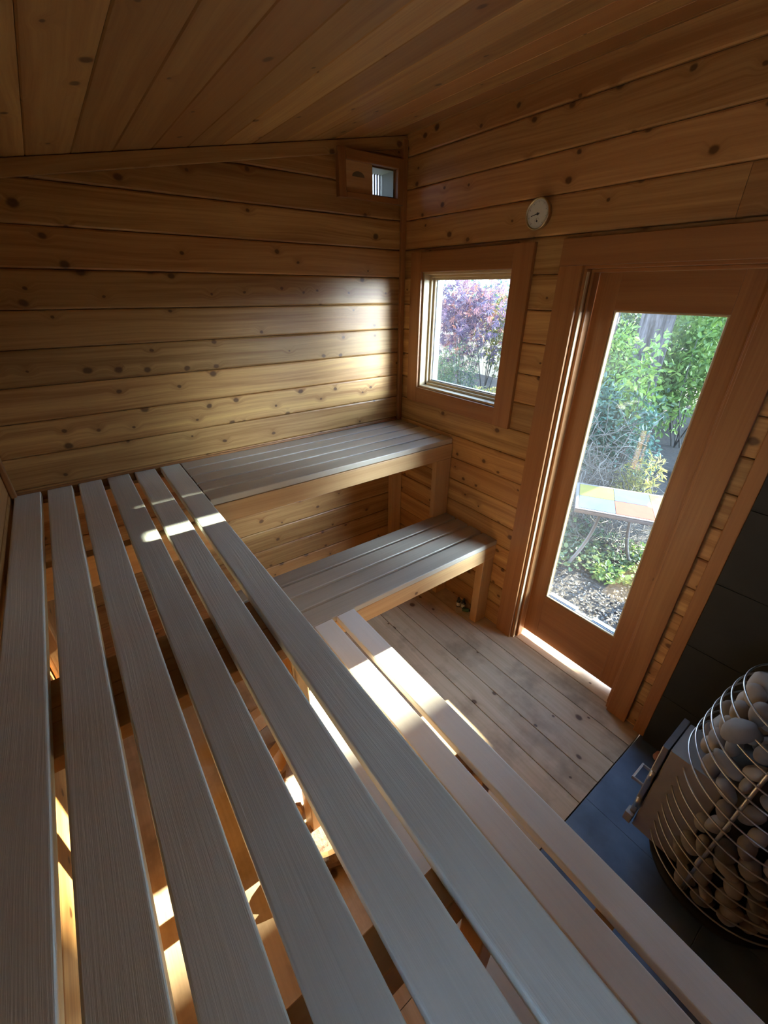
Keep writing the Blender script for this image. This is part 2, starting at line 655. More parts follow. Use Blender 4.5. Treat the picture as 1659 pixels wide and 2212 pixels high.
# ------------------------------------------------------------------ dimensions of the room
XL, YF = -2.045, -2.78           # left wall, front wall (behind the viewer)
H1, H2 = 1.0695, 0.578           # upper and lower bench tops
PZ, PP = 2.163, 0.1345           # one board joint height, board pitch
ZC = lambda x: 2.523 + 0.185 * x


def row_edges(top):
    z = PZ - PP * 17
    e = []
    while z < top:
        e.append(z)
        z += PP
    e = [max(0.0, q) for q in e if q > -PP]
    return e + [e[-1] + PP]


def boarded_wall(name, axis, face, outw, a0, a1, top, holes, thick_out, splits=True):
    mb = MB()
    ed = row_edges(top)
    for z0, z1 in zip(ed[:-1], ed[1:]):
        if z1 - z0 < 0.01:
            continue
        pid = random.random()
        for (u0, u1, b0, b1) in minus((a0, a1, z0, z1), holes):
            parts = [(u0, u1)]
            if splits and u1 - u0 > 1.2 and random.random() < 0.45:
                c = u0 + (u1 - u0) * random.uniform(0.25, 0.75)
                parts = [(u0, c - 0.0007), (c + 0.0007, u1)]
            for k, (q0, q1) in enumerate(parts):
                n0, n1 = sorted((face, face + outw * 0.018))
                pd = (pid + 0.37 * k) % 1
                # tongue behind closes the joint between boards
                if axis == 'x':
                    mb.board((q0, q1), (n0, n1), (b0 + 0.0005, b1 - 0.0005), 'x', 0.0075, 2, pd)
                else:
                    mb.board((n0, n1), (q0, q1), (b0 + 0.0005, b1 - 0.0005), 'y', 0.0075, 2, pd)
    # studs and outer skin
    for (u0, u1, b0, b1) in minus((a0 - 0.0, a1 + 0.0, -0.0, ed[-1]), [(h_[0], h_[1], h_[2], h_[3] + (0.06 if h_ == WINH else 0)) for h_ in holes]):
        n0, n1 = sorted((face + outw * 0.0165, face + outw * thick_out))
        if axis == 'x':
            mb.board((u0, u1), (n0, n1), (b0, b1), 'x', 0.0, 1, 0.2, 1)
        else:
            mb.board((n0, n1), (u0, u1), (b0, b1), 'y', 0.0, 1, 0.2, 1)
    ob = mb.build(name, [CEDAR, SIDING])
    return tag(ob, kind='structure')


VENT = (-0.222, -0.078, 2.258, 2.372)
WINH = (-0.787, -0.182, 1.31, 1.918)
DOORH = (-1.723, -1.122, -1.0, 1.922)
wb = boarded_wall('wall_back', 'x', 0.0, 1, XL - 0.12, 0.14, 2.55, [VENT], 0.12, False)
tag(wb, 'knotty cedar board wall behind the two bench runs', None)
wr = boarded_wall('wall_right', 'y', 0.0, 1, YF - 0.12, 0.0, 2.55, [WINH, DOORH], 0.10)
tag(wr, 'cedar board wall holding the small window and the glazed door')
ADDED_WIN = (-2.70, -2.30, 1.32, 1.74)  # opening for the added window that brightens the near bench
wl = boarded_wall('wall_left', 'y', XL, -1, YF - 0.12, 0.0, 2.30, [ADDED_WIN], 0.12)
tag(wl, 'cedar board wall along the long side of the wide bench')
wf = boarded_wall('wall_front', 'x', YF, -1, XL, 0.0, 2.55, [], 0.12)
tag(wf, 'cedar board wall behind the viewer')

# floor planks run along y
mb = MB()
k = 0
x = 0.02 + 0.136
while x > XL - 0.05:
    x0, x1 = x - 0.136, x
    pid = random.random()
    if x1 > 0.142:
        x1 = 0.142
    mb.board((x0 + 0.0012, x1 - 0.0012), (-1.884, 0.02), (-0.03, 0.0), 'y', 0.0022, 2, pid)
    if x1 < -0.98:
        mb.board((x0 + 0.0012, x1 - 0.0012), (YF - 0.1, -1.886), (-0.03, 0.0), 'y', 0.0022, 2, (pid + 0.4) % 1)
    x -= 0.136
mb.board((XL - 0.1, 0.14), (YF - 0.1, 0.02), (-0.09, -0.031), 'x', 0.0, 1, 0.2, 1)
tag(mb.build('floor', [FLOORW, SIDING]), 'weathered pine plank floor with dark knots and stains', kind='structure')

# sloping ceiling, boards along y
ang = math.atan(0.185)
MC = Matrix.Translation((0, 0, 2.523)) @ Matrix.Rotation(-ang, 4, 'Y')
mb = MB()
cs = 1 / cos(ang)
jx = -1.095
edges = []
q = jx + 0.134 * 9
while q > XL - 0.2:
    edges.append(q)
    q -= 0.134
edges = [e for e in edges if e < 0.16]
PIDS = {}
for i in range(len(edges) - 1):
    xa, xb = edges[i + 1] * cs, edges[i] * cs
    pid = random.random()
    if abs(edges[i] + 1.095) < 0.01:
        pid = 0.136
    mb.board((xa + 0.0005, xb - 0.0005), (YF - 0.1, 0.05), (0.0, 0.018), 'y', 0.003, 1, pid, M=MC)
mb.board((XL * cs - 0.15, 0.2), (YF - 0.12, 0.13), (0.017, 0.09), 'y', 0.0, 1, 0.2, 1, M=MC)
tag(mb.build('ceiling', [CEDAR_CEIL, SIDING]), 'sloping cedar board ceiling with scattered knots', kind='structure')

# trims
mb = MB()
mb.board(((XL) * cs, -0.002), (-0.014, -0.0003), (-0.052, -0.002), 'x', 0.003, 2, 0.3, M=MC)
tag(mb.build('trim_1', CEDAR_CEIL), 'sloping cedar strip between ceiling and back wall', kind='structure')
mb = MB()
mb.board((-0.030, -0.0003), (-0.024, -0.0003), (H1 + 0.002, 2.50), 'z', 0.005, 2, 0.25)
tag(mb.build('trim_2', CLEAR), 'upright corner strip between vent wall and window wall', kind='structure')
mb = MB()
mb.board((XL + 0.0003, XL + 0.022), (-0.024, -0.0003), (H1 + 0.002, 2.12), 'z', 0.005, 2, 0.1)
tag(mb.build('trim_3', CLEAR), 'upright corner strip at the left end of the back wall', kind='structure')
mb = MB()
mb.board((XL + 0.024, -0.032), (-0.010, -0.0003), (H1 + 0.001, H1 + 0.012), 'x', 0.003, 2, 0.15)
tag(mb.build('trim_4', CLEAR), 'thin strip along the back wall just above the bench slats', kind='structure')
mb = MB()
mb.board((-0.022, -0.0003), (-1.900, -1.853), (0.001, 2.40), 'z', 0.003, 2, 0.35)
tag(mb.build('trim_5', CLEAR), 'upright cedar strip edging the black heat shield beside the door', kind='structure')

# ------------------------------------------------------------------ window
T = 0.020
wn = thing('window_1', (0, -0.485, 1.22), 'small square window with deep cedar frame and clear pane', None, None, 'structure')
mb = MB()
mb.board((-T, -0.0003), (-0.889, -0.787), (1.222, 2.012), 'z', 0.002, 2, 0.40)
mb.board((-T, -0.0003), (-0.182, -0.094), (1.222, 2.012), 'z', 0.002, 2, 0.55)
mb.board((-T + 0.001, -0.0003), (-0.787, -0.182), (1.918, 2.012), 'y', 0.002, 2, 0.15)
mb.board((-T + 0.001, -0.0003), (-0.787, -0.182), (1.222, 1.31), 'y', 0.002, 2, 0.10)
mb.build('casing', CLEAR, wn)
mb = MB()
a, b, c, d = -0.787, -0.182, 1.31, 1.918
for (x0, x1, i, pid) in ((-0.004, 0.094, 0.0, 0.6), (0.040, 0.054, 0.012, 0.7)):
    mb.board((x0, x1), (b - 0.012 - i, b - i), (c, d), 'z', 0.0015, 1, pid)
    mb.board((x0, x1), (a + i, a + 0.012 + i), (c, d), 'z', 0.0015, 1, pid)
    mb.board((x0, min(x1, 0.056)), (a + 0.012, b - 0.012), (d - 0.012 - i, d - i), 'y', 0.0015, 1, pid)
    mb.board((x0, x1), (a + 0.012, b - 0.012), (c + i, c + 0.012 + i), 'y', 0.0015, 1, pid)
mb.build('jamb', PALE, wn)
mb = MB()
mb.board((0.095, 0.140), (b - 0.014, b + 0.04), (c - 0.02, d + 0.045), 'z', 0.0015, 1, 0.6)
mb.board((0.095, 0.120), (a, b), (c - 0.02, c + 0.014), 'y', 0.0015, 1, 0.6)
mb.board((0.070, 0.094), (a, b), (d, d + 0.057), 'y', 0.0015, 1, 0.6)
mb.build('outer_trim', DARKW, wn)
mb = MB()
i, w = 0.013, 0.024
mb.board((0.056, 0.094), (b - i - w, b - i), (c + i, d - i), 'z', 0.003, 2, 0.8)
mb.board((0.056, 0.094), (a + i, a + i + w), (c + i, d - i), 'z', 0.003, 2, 0.7)
mb.board((0.056, 0.094), (a + i + w, b - i - w), (d - i - w, d - i), 'y', 0.003, 2, 0.6)
mb.board((0.056, 0.094), (a + i + w, b - i - w), (c + i, c + i + w), 'y', 0.003, 2, 0.6)
sash = mb.build('sash', PALE, wn)
mb = MB()
g0 = i + w
mb.board((0.070, 0.082), (a + g0, a + g0 + 0.005), (c + g0, d - g0), 'z', 0, 1, 0.5)
mb.board((0.070, 0.082), (b - g0 - 0.005, b - g0), (c + g0, d - g0), 'z', 0, 1, 0.5)
mb.board((0.064, 0.082), (a + g0, b - g0), (c + g0, c + g0 + 0.006), 'y', 0, 1, 0.5)
mb.build('seal', GASKET, sash)
mb = MB()
mb.board((0.075, 0.079), (a + g0 - 0.004, b - g0 + 0.004), (c + g0 - 0.004, d - g0 + 0.004), 'y', 0, 1, 0.5)
mb.build('pane', GLASS, sash)

# added window in the left wall, out of view, to light the wide bench
w2 = thing('added_window', (XL, -2.46, 1.22), 'added unseen window in the left wall, lighting the wide bench', None, None, 'structure')
a2, b2, c2, d2 = ADDED_WIN
mb = MB()
mb.board((XL + 0.0003, XL + T), (a2 - 0.085, a2), (c2 - 0.085, d2 + 0.085), 'z', 0.002, 2)
mb.board((XL + 0.0003, XL + T), (b2, b2 + 0.085), (c2 - 0.085, d2 + 0.085), 'z', 0.002, 2)
mb.board((XL + 0.0003, XL + T - 0.001), (a2, b2), (d2, d2 + 0.085), 'y', 0.002, 2)
mb.board((XL + 0.0003, XL + T - 0.001), (a2, b2), (c2 - 0.085, c2), 'y', 0.002, 2)
mb.build('casing', CLEAR, w2)
mb = MB()
mb.board((XL - 0.12, XL + 0.004), (a2, a2 + 0.012), (c2, d2), 'z', 0.001, 1)
mb.board((XL - 0.12, XL + 0.004), (b2 - 0.012, b2), (c2, d2), 'z', 0.001, 1)
mb.board((XL - 0.12, XL + 0.004), (a2 + 0.012, b2 - 0.012), (d2 - 0.012, d2), 'y', 0.001, 1)
mb.board((XL - 0.12, XL + 0.004), (a2 + 0.012, b2 - 0.012), (c2, c2 + 0.012), 'y', 0.001, 1)
mb.build('jamb', PALE, w2)
MB().board((XL - 0.079, XL - 0.075), (a2 + 0.010, b2 - 0.010), (c2 + 0.010, d2 - 0.010), 'y', 0, 1).build('pane', GLASS, w2)

# ------------------------------------------------------------------ door
dr = thing('door_1', (0, -1.42, 0), 'cedar door with one tall glass pane and light showing under it', None, None, 'structure')
mb = MB()
mb.board((-T, -0.0003), (-1.122, -1.021), (0.001, 1.921), 'z', 0.002, 2, 0.62)
mb.board((-T, -0.0003), (-1.812, -1.723), (0.001, 1.921), 'z', 0.002, 2, 0.30)
mb.board((-T, -0.0003), (-1.812, -1.021), (1.9215, 2.013), 'y', 0.002, 2, 0.12)
mb.build('casing', CLEAR, dr)
mb = MB()
mb.board((-0.004, 0.14), (-1.134, -1.122), (0.001, 1.91), 'z', 0.002, 2, 0.55)
mb.board((-0.004, 0.14), (-1.723, -1.711), (0.001, 1.91), 'z', 0.002, 2, 0.35)
mb.board((-0.004, 0.14), (-1.723, -1.122), (1.91, 1.922), 'y', 0.002, 2, 0.4)
mb.board((0.030, 0.072), (-1.146, -1.134), (0.001, 1.898), 'z', 0.002, 2, 0.6)
mb.board((0.030, 0.072), (-1.711, -1.699), (0.001, 1.898), 'z', 0.002, 2, 0.3)
mb.board((0.030, 0.072), (-1.711, -1.134), (1.898, 1.91), 'y', 0.002, 2, 0.4)
jb = mb.build('jamb', CLEAR, dr)
mb = MB()  # pale strips paint the sunlit edges of the left jamb
mb.board((-0.002, 0.012), (-1.1385, -1.134), (0.004, 1.90), 'z', 0.001, 1, 0.9)
mb.board((0.072, 0.084), (-1.141, -1.134), (0.004, 1.90), 'z', 0.001, 1, 0.9)
mb.build('painted_sunlit_edge', PALE, jb)
mb = MB()
gx0, gx1 = 0.092, 0.134
yl, yr, zb, zt = -1.136, -1.709, 0.030, 1.907
gy0, gy1, gz0, gz1 = -1.616, -1.226, 0.326, 1.769
mb.board((gx0, gx1), (gy1, yl), (zb, zt), 'z', 0.002, 2, 0.45)
mb.board((gx0, gx1), (yr, gy0), (zb, zt), 'z', 0.002, 2, 0.70)
mb.board((gx0, gx1), (gy0, gy1), (gz1, zt), 'y', 0.002, 2, 0.10)
mb.board((gx0, gx1), (gy0, gy1), (zb, gz0), 'y', 0.002, 2, 0.50)
leaf = mb.build('door_leaf', CLEAR, dr)
mb = MB()
for (Y, Z, g) in (((gy1 - 0.008, gy1), (gz0, gz1), 'z'), ((gy0, gy0 + 0.008), (gz0, gz1), 'z'),
                  ((gy0, gy1), (gz0, gz0 + 0.008), 'y'), ((gy0, gy1), (gz1 - 0.008, gz1), 'y')):
    mb.board((gx0 + 0.002, gx0 + 0.016), Y, Z, g, 0.002, 1, 0.9)
mb.build('glazing_bead', PALE, leaf)
mb = MB()
mb.board((gx0 + 0.016, gx0 + 0.030), (gy0, gy1), (gz0, gz0 + 0.010), 'y', 0, 1)
mb.board((gx0 + 0.023, gx0 + 0.050), (gy1 - 0.17, gy1 - 0.008), (gz0 + 0.0005, gz0 + 0.014), 'y', 0, 1)
mb.board((gx0 + 0.023, gx0 + 0.050), (gy0 + 0.005, gy0 + 0.13), (gz0 + 0.0005, gz0 + 0.014), 'y', 0, 1)
mb.build('seal', GASKET, leaf)
mb = MB()
mb.board((0.1110, 0.1145), (gy0 + 0.001, gy1 - 0.001), (gz0 + 0.001, gz1 - 0.001), 'y', 0, 1)
mb.build('pane', GLASS, leaf)
mb = MB()
mb.board((0.143, 0.24), (-1.76, -1.09), (-0.06, -0.004), 'y', 0.004, 2, 0.8)
tag(mb.build('door_sill', PALE), 'pale timber sill outside the glazed door', 'sill')

# ------------------------------------------------------------------ heat shield and hearth
hs = thing('heat_shield', (-0.02, -2.33, 0.0), 'black tiled heat shield on the wall behind the stove', 'wall panel')
mb = MB()
for j in range(2):
    for kk in range(7):
        y1 = -1.903 - j * 0.45
        mb.board((-0.038, -0.026), (max(y1 - 0.448, YF + 0.002), y1), (0.004 + kk * 0.30, 0.303 + kk * 0.30), 'y', 0.0015, 1)
mb.build('tile_face', SLATE, hs)
mb = MB()
mb.board((-0.026, -0.0005), (YF + 0.004, -1.905), (0.004, 2.10), 'z', 0.0, 1)
mb.build('backing', BLACKM, hs)
mb = MB()
for i_ in range(2):
    for j in range(2):
        x1 = -0.002 - i_ * 0.485
        y1 = -1.889 - j * 0.44
        mb.board((x1 - 0.4835, x1), (max(y1 - 0.4385, YF + 0.002), y1), (-0.024, 0.003), 'x', 0.0015, 1)
hb = MB()
tag(mb.build('hearth_slab', HEARTH), 'dark slate hearth with reflected sky blue in its colour, under the stove, flush with the floor', 'hearth')

# ------------------------------------------------------------------ benches
PT = 0.111
GB = 0.03
XR = -1.3903
yb0 = YF + 0.01
# wide upper bench
bt = thing('wide_bench', (-1.71, -1.39, 0.0), 'wide slatted upper bench of six long grey-brown boards in the foreground', 'bench', None)
for k in range(6):
    x1 = XR - k * PT
    x0 = x1 - 0.089
    MB().board((x0, x1), (yb0, -0.003), (H1 - GB, H1), 'y', 0.0045, 3).build('slat', SLAT, bt)
for (y0, y1, hh) in ((-0.066, -0.020, 0.085), (-0.636, -0.590, 0.12), (-2.003, -1.952, 0.12), (yb0, yb0 + 0.045, 0.12)):
    MB().board((XL + 0.003, XR - 0.012), (y0, y1), (H1 - GB - hh, H1 - GB - 0.0005), 'x', 0.002, 2).build('cross_beam', APRON, bt)
for (y0, y1) in ((-1.262, -1.172), (-1.304, -1.264), (-1.398, -1.306)):
    MB().board((XL + 0.003, XR - 0.012), (y0, y1), (H1 - GB - 0.038, H1 - GB - 0.0005), 'x', 0.002, 2).build('cross_beam', APRON, bt)
MB().board((XR - 0.060, XR - 0.015), (-1.362, -1.290), (0.001, H1 - GB - 0.039), 'z', 0.003, 2).build('leg', APRON, bt)
for (x0, y0) in ((XR - 0.060, -2.003), (XL + 0.004, -2.003), (XL + 0.004, -0.636)):
    MB().board((x0, x0 + 0.045), (y0 - 0.0455, y0 - 0.0005), (0.001, H1 - GB - 0.002), 'z', 0.003, 2).build('leg', APRON, bt)

# narrow upper bench along the back wall
bu = thing('upper_wall_bench', (-0.69, -0.26, 0.0), 'narrow slatted upper bench along the back wall under the window', 'bench')
ny = 5
pw = 0.5138 / ny
for k in range(ny):
    y1 = -0.003 - k * pw
    MB().board((XR + 0.004, -0.004), (y1 - pw + 0.0125, y1), (H1 - GB, H1), 'x', 0.004, 3, 0.5 + 0.1 * k).build('slat', SLATW, bu)
MB().board((XR + 0.004, -0.004), (-0.510, -0.474), (H1 - GB - 0.089, H1 - GB - 0.0008), 'x', 0.003, 2, 0.6).build('apron', APRON, bu)
MB().board((-0.120, -0.004), (-0.509, -0.473), (H2 + 0.001, H1 - GB - 0.090), 'z', 0.003, 2, 0.4).build('leg', APRON, bu)
MB().board((-0.090, -0.004), (-0.045, -0.003), (0.001, H1 - GB - 0.002), 'z', 0.003, 2, 0.5).build('leg', APRON, bu)

# lower bench along the back wall
bl = thing('lower_wall_bench', (-0.55, -0.71, 0.0), 'low slatted bench of four boards ending at the door wall', 'bench')
yA, yB = -0.498, -0.9224
pl = (yA - yB) / 4
for k in range(4):
    y1 = yA - k * pl
    MB().board((-1.50, -0.004), (y1 - pl + (0.016 if k < 3 else 0.002), y1), (H2 - GB, H2), 'x', 0.004, 3, (0.1, 0.55, 0.45, 0.35)[k]).build('slat', SLATW, bl)
MB().board((-0.972 - 0.45, -0.004), (-0.920, -0.884), (H2 - GB - 0.089, H2 - GB - 0.0008), 'x', 0.003, 2, 0.7).build('apron', APRON, bl)
MB().board((-0.092, -0.004), (-0.918, -0.868), (0.001, H2 - GB - 0.0898), 'z', 0.003, 2, 0.3).build('leg', APRON, bl)
MB().board((-0.092, -0.004), (-0.560, -0.515), (0.001, H2 - GB - 0.001), 'z', 0.003, 2, 0.3).build('leg', APRON, bl)

# low step bench beside the wide bench
bs = thing('step_bench', (-1.19, -1.8, 0.0), 'long low step bench with two pale boards beside the wide bench', 'bench')
XS = -0.975
for k in range(4):
    x1 = XS - k * PT
    MB().board((x1 - 0.089, x1), (yb0, yB - 0.003), (H2 - GB, H2), 'y', 0.004, 3, (0.6, 0.4, 0.5, 0.2)[k]).build('slat', STEPW, bs)
for (y0, y1) in ((-1.700, -1.655), (-2.16, -2.115), (yb0, yb0 + 0.045)):
    MB().board((-1.405, XS - 0.006), (y0, y1), (H2 - GB - 0.089, H2 - GB - 0.0008), 'x', 0.003, 2).build('cross_beam', APRON, bs)
for (x0, y0) in ((-1.03, -1.745), (-1.03, yb0 + 0.046), (-1.40, -1.745)):
    MB().board((x0, x0 + 0.045), (y0, y0 + 0.044), (0.004, H2 - GB - 0.001), 'z', 0.003, 2).build('leg', APRON, bs)

# ------------------------------------------------------------------ wall vent
vt = thing('wall_vent', (-0.22, -0.02, 2.23), 'cedar sliding wall vent half open high in the corner', 'vent')
mb = MB()
for (X, Z, g) in (((-0.426, -0.384), (2.229, 2.418), 'z'), ((-0.072, -0.034), (2.229, 2.418), 'z'),
                  ((-0.384, -0.072), (2.376, 2.418), 'x'), ((-0.384, -0.072), (2.229, 2.254), 'x')):
    mb.board(X, (-0.034, -0.0005), Z, g, 0.004, 2, 0.1)
mb.build('frame', CLEAR, vt)
mb = MB()
mb.board((-0.386, -0.222), (-0.016, -0.004), (2.252, 2.378), 'x', 0.002, 2, 0.6)
sl = mb.build('slide_panel', APRON, vt)
mb = MB()
pr_ = [(0.036 * cos(radians(a_)), 0.022 * sin(radians(a_))) for a_ in range(0, 181, 15)]
vv = [(-0.305 + u, -0.0168, 2.318 + w_) for u, w_ in pr_] + [(-0.305 + u, -0.0155, 2.318 + w_) for u, w_ in pr_]
nn = len(pr_)
mb.add(vv, [tuple(range(nn)), tuple(range(nn, 2 * nn))[::-1]] + [(i, i + 1, nn + i + 1, nn + i) for i in range(nn - 1)])
mb.build('finger_slot', DARKW, sl)
mb = MB()
x0, x1, z0, z1 = VENT
e = 0.003
mb.board((x0, x0 + e), (-0.003, 0.118), (z0, z1), 'z', 0, 1)
mb.board((x1 - e, x1), (-0.003, 0.118), (z0, z1), 'z', 0, 1)
mb.board((x0, x1), (-0.003, 0.118), (z1 - e, z1), 'x', 0, 1)
mb.board((x0, x1), (-0.003, 0.118), (z0, z0 + e), 'x', 0, 1)
mb.build('duct', GREYM, vt)
mb = MB()
nb = 8
for k in range(nb):
    xx = x0 + 0.004 + (x1 - x0 - 0.008) * (k + 0.5) / nb
    mb.board((xx - 0.0045, xx + 0.0045), (0.100, 0.112), (z0 + e, z1 - e), 'z', 0.001, 1)
mb.build('grille', WHITEP, vt)

# ------------------------------------------------------------------ thermometer
tm = thing('thermometer', (-0.0, -0.884, 2.106), 'round brass-rimmed thermometer dial on the wall above the window', 'thermometer')
cy, cz = -0.884, 2.106
MB().lathe([(0.050, 0.001), (0.052, 0.016), (0.055, 0.024), (0.0545, 0.028), (0.051, 0.029), (0.049, 0.0245), (0.0485, 0.020)], (0, cy, cz), 48, 'x').build('case', BRASS, tm)
dl = MB().lathe([(0.049, 0.0205), (0.049, 0.0225)], (0, cy, cz), 48, 'x', smooth=False).build('dial', DIALW, tm)
mb = MB()


def on_dial(r, a, h=0.0230):
    return (-h, cy - r * sin(radians(a)) * -1 * -1, cz + r * cos(radians(a)))


for k in range(41):
    a_ = -140 + 280 * k / 40
    r0 = 0.038 if k % 5 == 0 else 0.041
    mb.tube([on_dial(r0, a_), on_dial(0.0445, a_)], 0.0005 if k % 5 == 0 else 0.0003, 4)
for k in range(13):
    a_ = -150 + 300 * k / 12
    c0 = on_dial(0.0, 0)
    def sub(r):
        return (-0.0230, cy - r * sin(radians(a_)), cz - 0.024 + r * cos(radians(a_)))
    mb.tube([sub(0.0095), sub(0.0118)], 0.0003, 4)
mb.build('scale', INK, dl)
mb = MB()
# needle points to the left (+y side)
mb.tube([(-0.0238, cy - 0.008, cz + 0.002), (-0.0238, cy + 0.030, cz - 0.006)], 0.0012, 6)
mb.lathe([(0.0045, 0.0228), (0.0045, 0.0255), (0.002, 0.0262)], (0, cy, cz), 16, 'x')
mb.lathe([(0.0032, 0.0228), (0.0032, 0.0245)], (0, cy, cz - 0.024), 12, 'x')
mb.tube([(-0.0236, cy, cz - 0.024), (-0.0236, cy + 0.004, cz - 0.015)], 0.0006, 4)
mb.build('needle', INK, dl)

# ------------------------------------------------------------------ small bottles on the floor
def bottle(x, y, rot, label, h=0.050, r=0.0135):
    t = thing('dropper_bottle', (x, y, 0.0), label, 'bottle')
    MB().lathe([(r * 0.9, 0.0005), (r, 0.003), (r, h * 0.62), (r * 0.8, h * 0.72), (r * 0.45, h * 0.78), (r * 0.45, h * 0.8)], (x, y, 0), 24).build('body', BLACKP, t)
    MB().lathe([(r * 1.02, 0.008), (r * 1.03, 0.009), (r * 1.03, h * 0.56), (r * 1.02, h * 0.57)], (x, y, 0), 24).build('paper_label', LABELP, t)
    MB().lathe([(r * 0.62, h * 0.76), (r * 0.66, h * 0.78), (r * 0.62, h * 1.05), (r * 0.45, h * 1.14), (r * 0.3, h * 1.2)], (x, y, 0), 20).build('cap', BLACKP, t)
    return t


bottle(-0.062, -0.742, 0, 'small dark bottle with white label, nearer the corner of the two by the bench leg', 0.062)
bottle(-0.048, -0.774, 0, 'small dark bottle with white label, the one nearer the bench leg', 0.062)
t = thing('fallen_bottle', (-0.06, -0.80, 0.0), 'little green-labelled bottle lying on the floor against the bench leg', 'bottle')
M_ = Matrix.Translation((-0.062, -0.810, 0.0145)) @ Matrix.Rotation(radians(35), 4, 'Z') @ Matrix.Rotation(radians(90), 4, 'X')


def lathe_m(prof, M, n=24):
    m2 = MB().lathe(prof, (0, 0, 0), n)
    m2.v = [tuple(M @ Vector(q)) for q in m2.v]
    return m2


lathe_m([(0.012, -0.022), (0.0135, -0.020), (0.0135, 0.014), (0.006, 0.022)], M_).build('body', GREENP, t)
lathe_m([(0.0075, 0.020), (0.0075, 0.036), (0.006, 0.038)], M_).build('cap', BLACKP, t)
t = thing('shallow_dish', (-0.075, -0.772, 0.0), 'tiny pale dish on the floor in front of the two dark bottles', 'dish')
MB().lathe([(0.012, 0.0008), (0.024, 0.006), (0.026, 0.009), (0.024, 0.009), (0.012, 0.003)], (-0.094, -0.782, 0.0), 28).build('bowl', AMBER, t)

# ------------------------------------------------------------------ stove with wire basket of stones
SX, SY = -0.375, -2.292
st = thing('sauna_stove', (SX, SY, 0.003), 'egg-shaped wire basket stove with steel fire door, full of stones', 'stove')
PRF = [(0.06, 0.190), (0.14, 0.220), (0.30, 0.229), (0.45, 0.229), (0.58, 0.223), (0.70, 0.213), (0.78, 0.203), (0.86, 0.186), (0.90, 0.160)]


def prof_r(z):
    for (z0_, r0_), (z1_, r1_) in zip(PRF[:-1], PRF[1:]):
        if z <= z1_:
            t_ = max(0, (z - z0_) / (z1_ - z0_))
            return r0_ + (r1_ - r0_) * t_
    return PRF[-1][1]


BX0, BX1, BY1, BZ0, BZ1 = -0.487, -0.330, -2.050, 0.085, 0.528
nr = 15
for k in range(nr):
    z = 0.140 + (0.862 - 0.140) * k / (nr - 1)
    r = prof_r(z)
    pts = []
    closed = not (BZ0 - 0.01 < z < BZ1 + 0.005)
    if closed:
        pts = [(SX + r * cos(2 * pi * a_ / 72), SY + r * sin(2 * pi * a_ / 72), z) for a_ in range(72)]
    else:
        a0 = math.acos((BX1 - SX + 0.002) / r)
        a1 = math.acos((BX0 - SX - 0.002) / r)
        for a_ in range(65):
            an = a1 + (2 * pi - (a1 - a0)) * a_ / 64
            pts.append((SX + r * cos(an), SY + r * sin(an), z))
    MB().tube(pts, 0.0028, 8, closed).build('ring', STEEL, st)
for k in range(3):
    an = radians((166, 256, 346)[k])
    if 60 < (math.degrees(an) % 360) < 120:
        continue
    pts = []
    for z in np.linspace(0.135, 0.864, 14):
        r = prof_r(z) - 0.008
        pts.append((SX + r * cos(an), SY + r * sin(an), z))
    MB().tube(pts, 0.0048, 8).build('upright_rod', STEEL, st)
MB().lathe([(0.10, 0.0035), (0.17, 0.006), (0.200, 0.05), (0.206, 0.075), (0.18, 0.075)], (SX, SY, 0), 40).build('base', BLACKM, st)
MB().lathe([(0.10, 0.076), (0.115, 0.10), (0.115, 0.60), (0.06, 0.66)], (SX, SY, 0), 32).build('firebox', BLACKM, st)
mb = MB()
mb.board((BX0, BX1), (SY + 0.09, BY1), (BZ0, BZ1), 'z', 0.004, 2)
tn = mb.build('firebox_tunnel', STEELD, st)
mb = MB()
mb.board((BX0 - 0.006, BX1 + 0.006), (BY1 + 0.004, BY1 + 0.022), (BZ0 + 0.05, BZ1 + 0.003), 'z', 0.003, 2)
fd = mb.build('fire_door', STEEL, st)
for z in (0.22, 0.38):
    m2 = MB()
    m2.tube([(BX0 - 0.009, BY1 + 0.012, z - 0.022), (BX0 - 0.009, BY1 + 0.012, z + 0.022)], 0.0075, 12)
    m2.build('hinge', STEEL, fd)
mb = MB()
hy0, hy1, hz = BY1 + 0.022, BY1 + 0.060, 0.285
hx0, hx1 = BX0 + 0.005, BX0 + 0.085
mb.board((hx0, hx1), (hy1 - 0.006, hy1), (hz, hz + 0.014), 'x', 0.0015, 1)
mb.board((hx0, hx0 + 0.006), (hy0, hy1 - 0.006), (hz, hz + 0.014), 'y', 0.0015, 1)
mb.board((hx1 - 0.006, hx1), (hy0, hy1 - 0.006), (hz, hz + 0.014), 'y', 0.0015, 1)
mb.build('handle', STEEL, fd)
mb = MB()
mb.board((BX0 - 0.022, BX0 + 0.012), (BY1 + 0.004, BY1 + 0.030), (0.105, 0.150), 'z', 0.002, 1)
mb.build('latch', STEELD, fd)


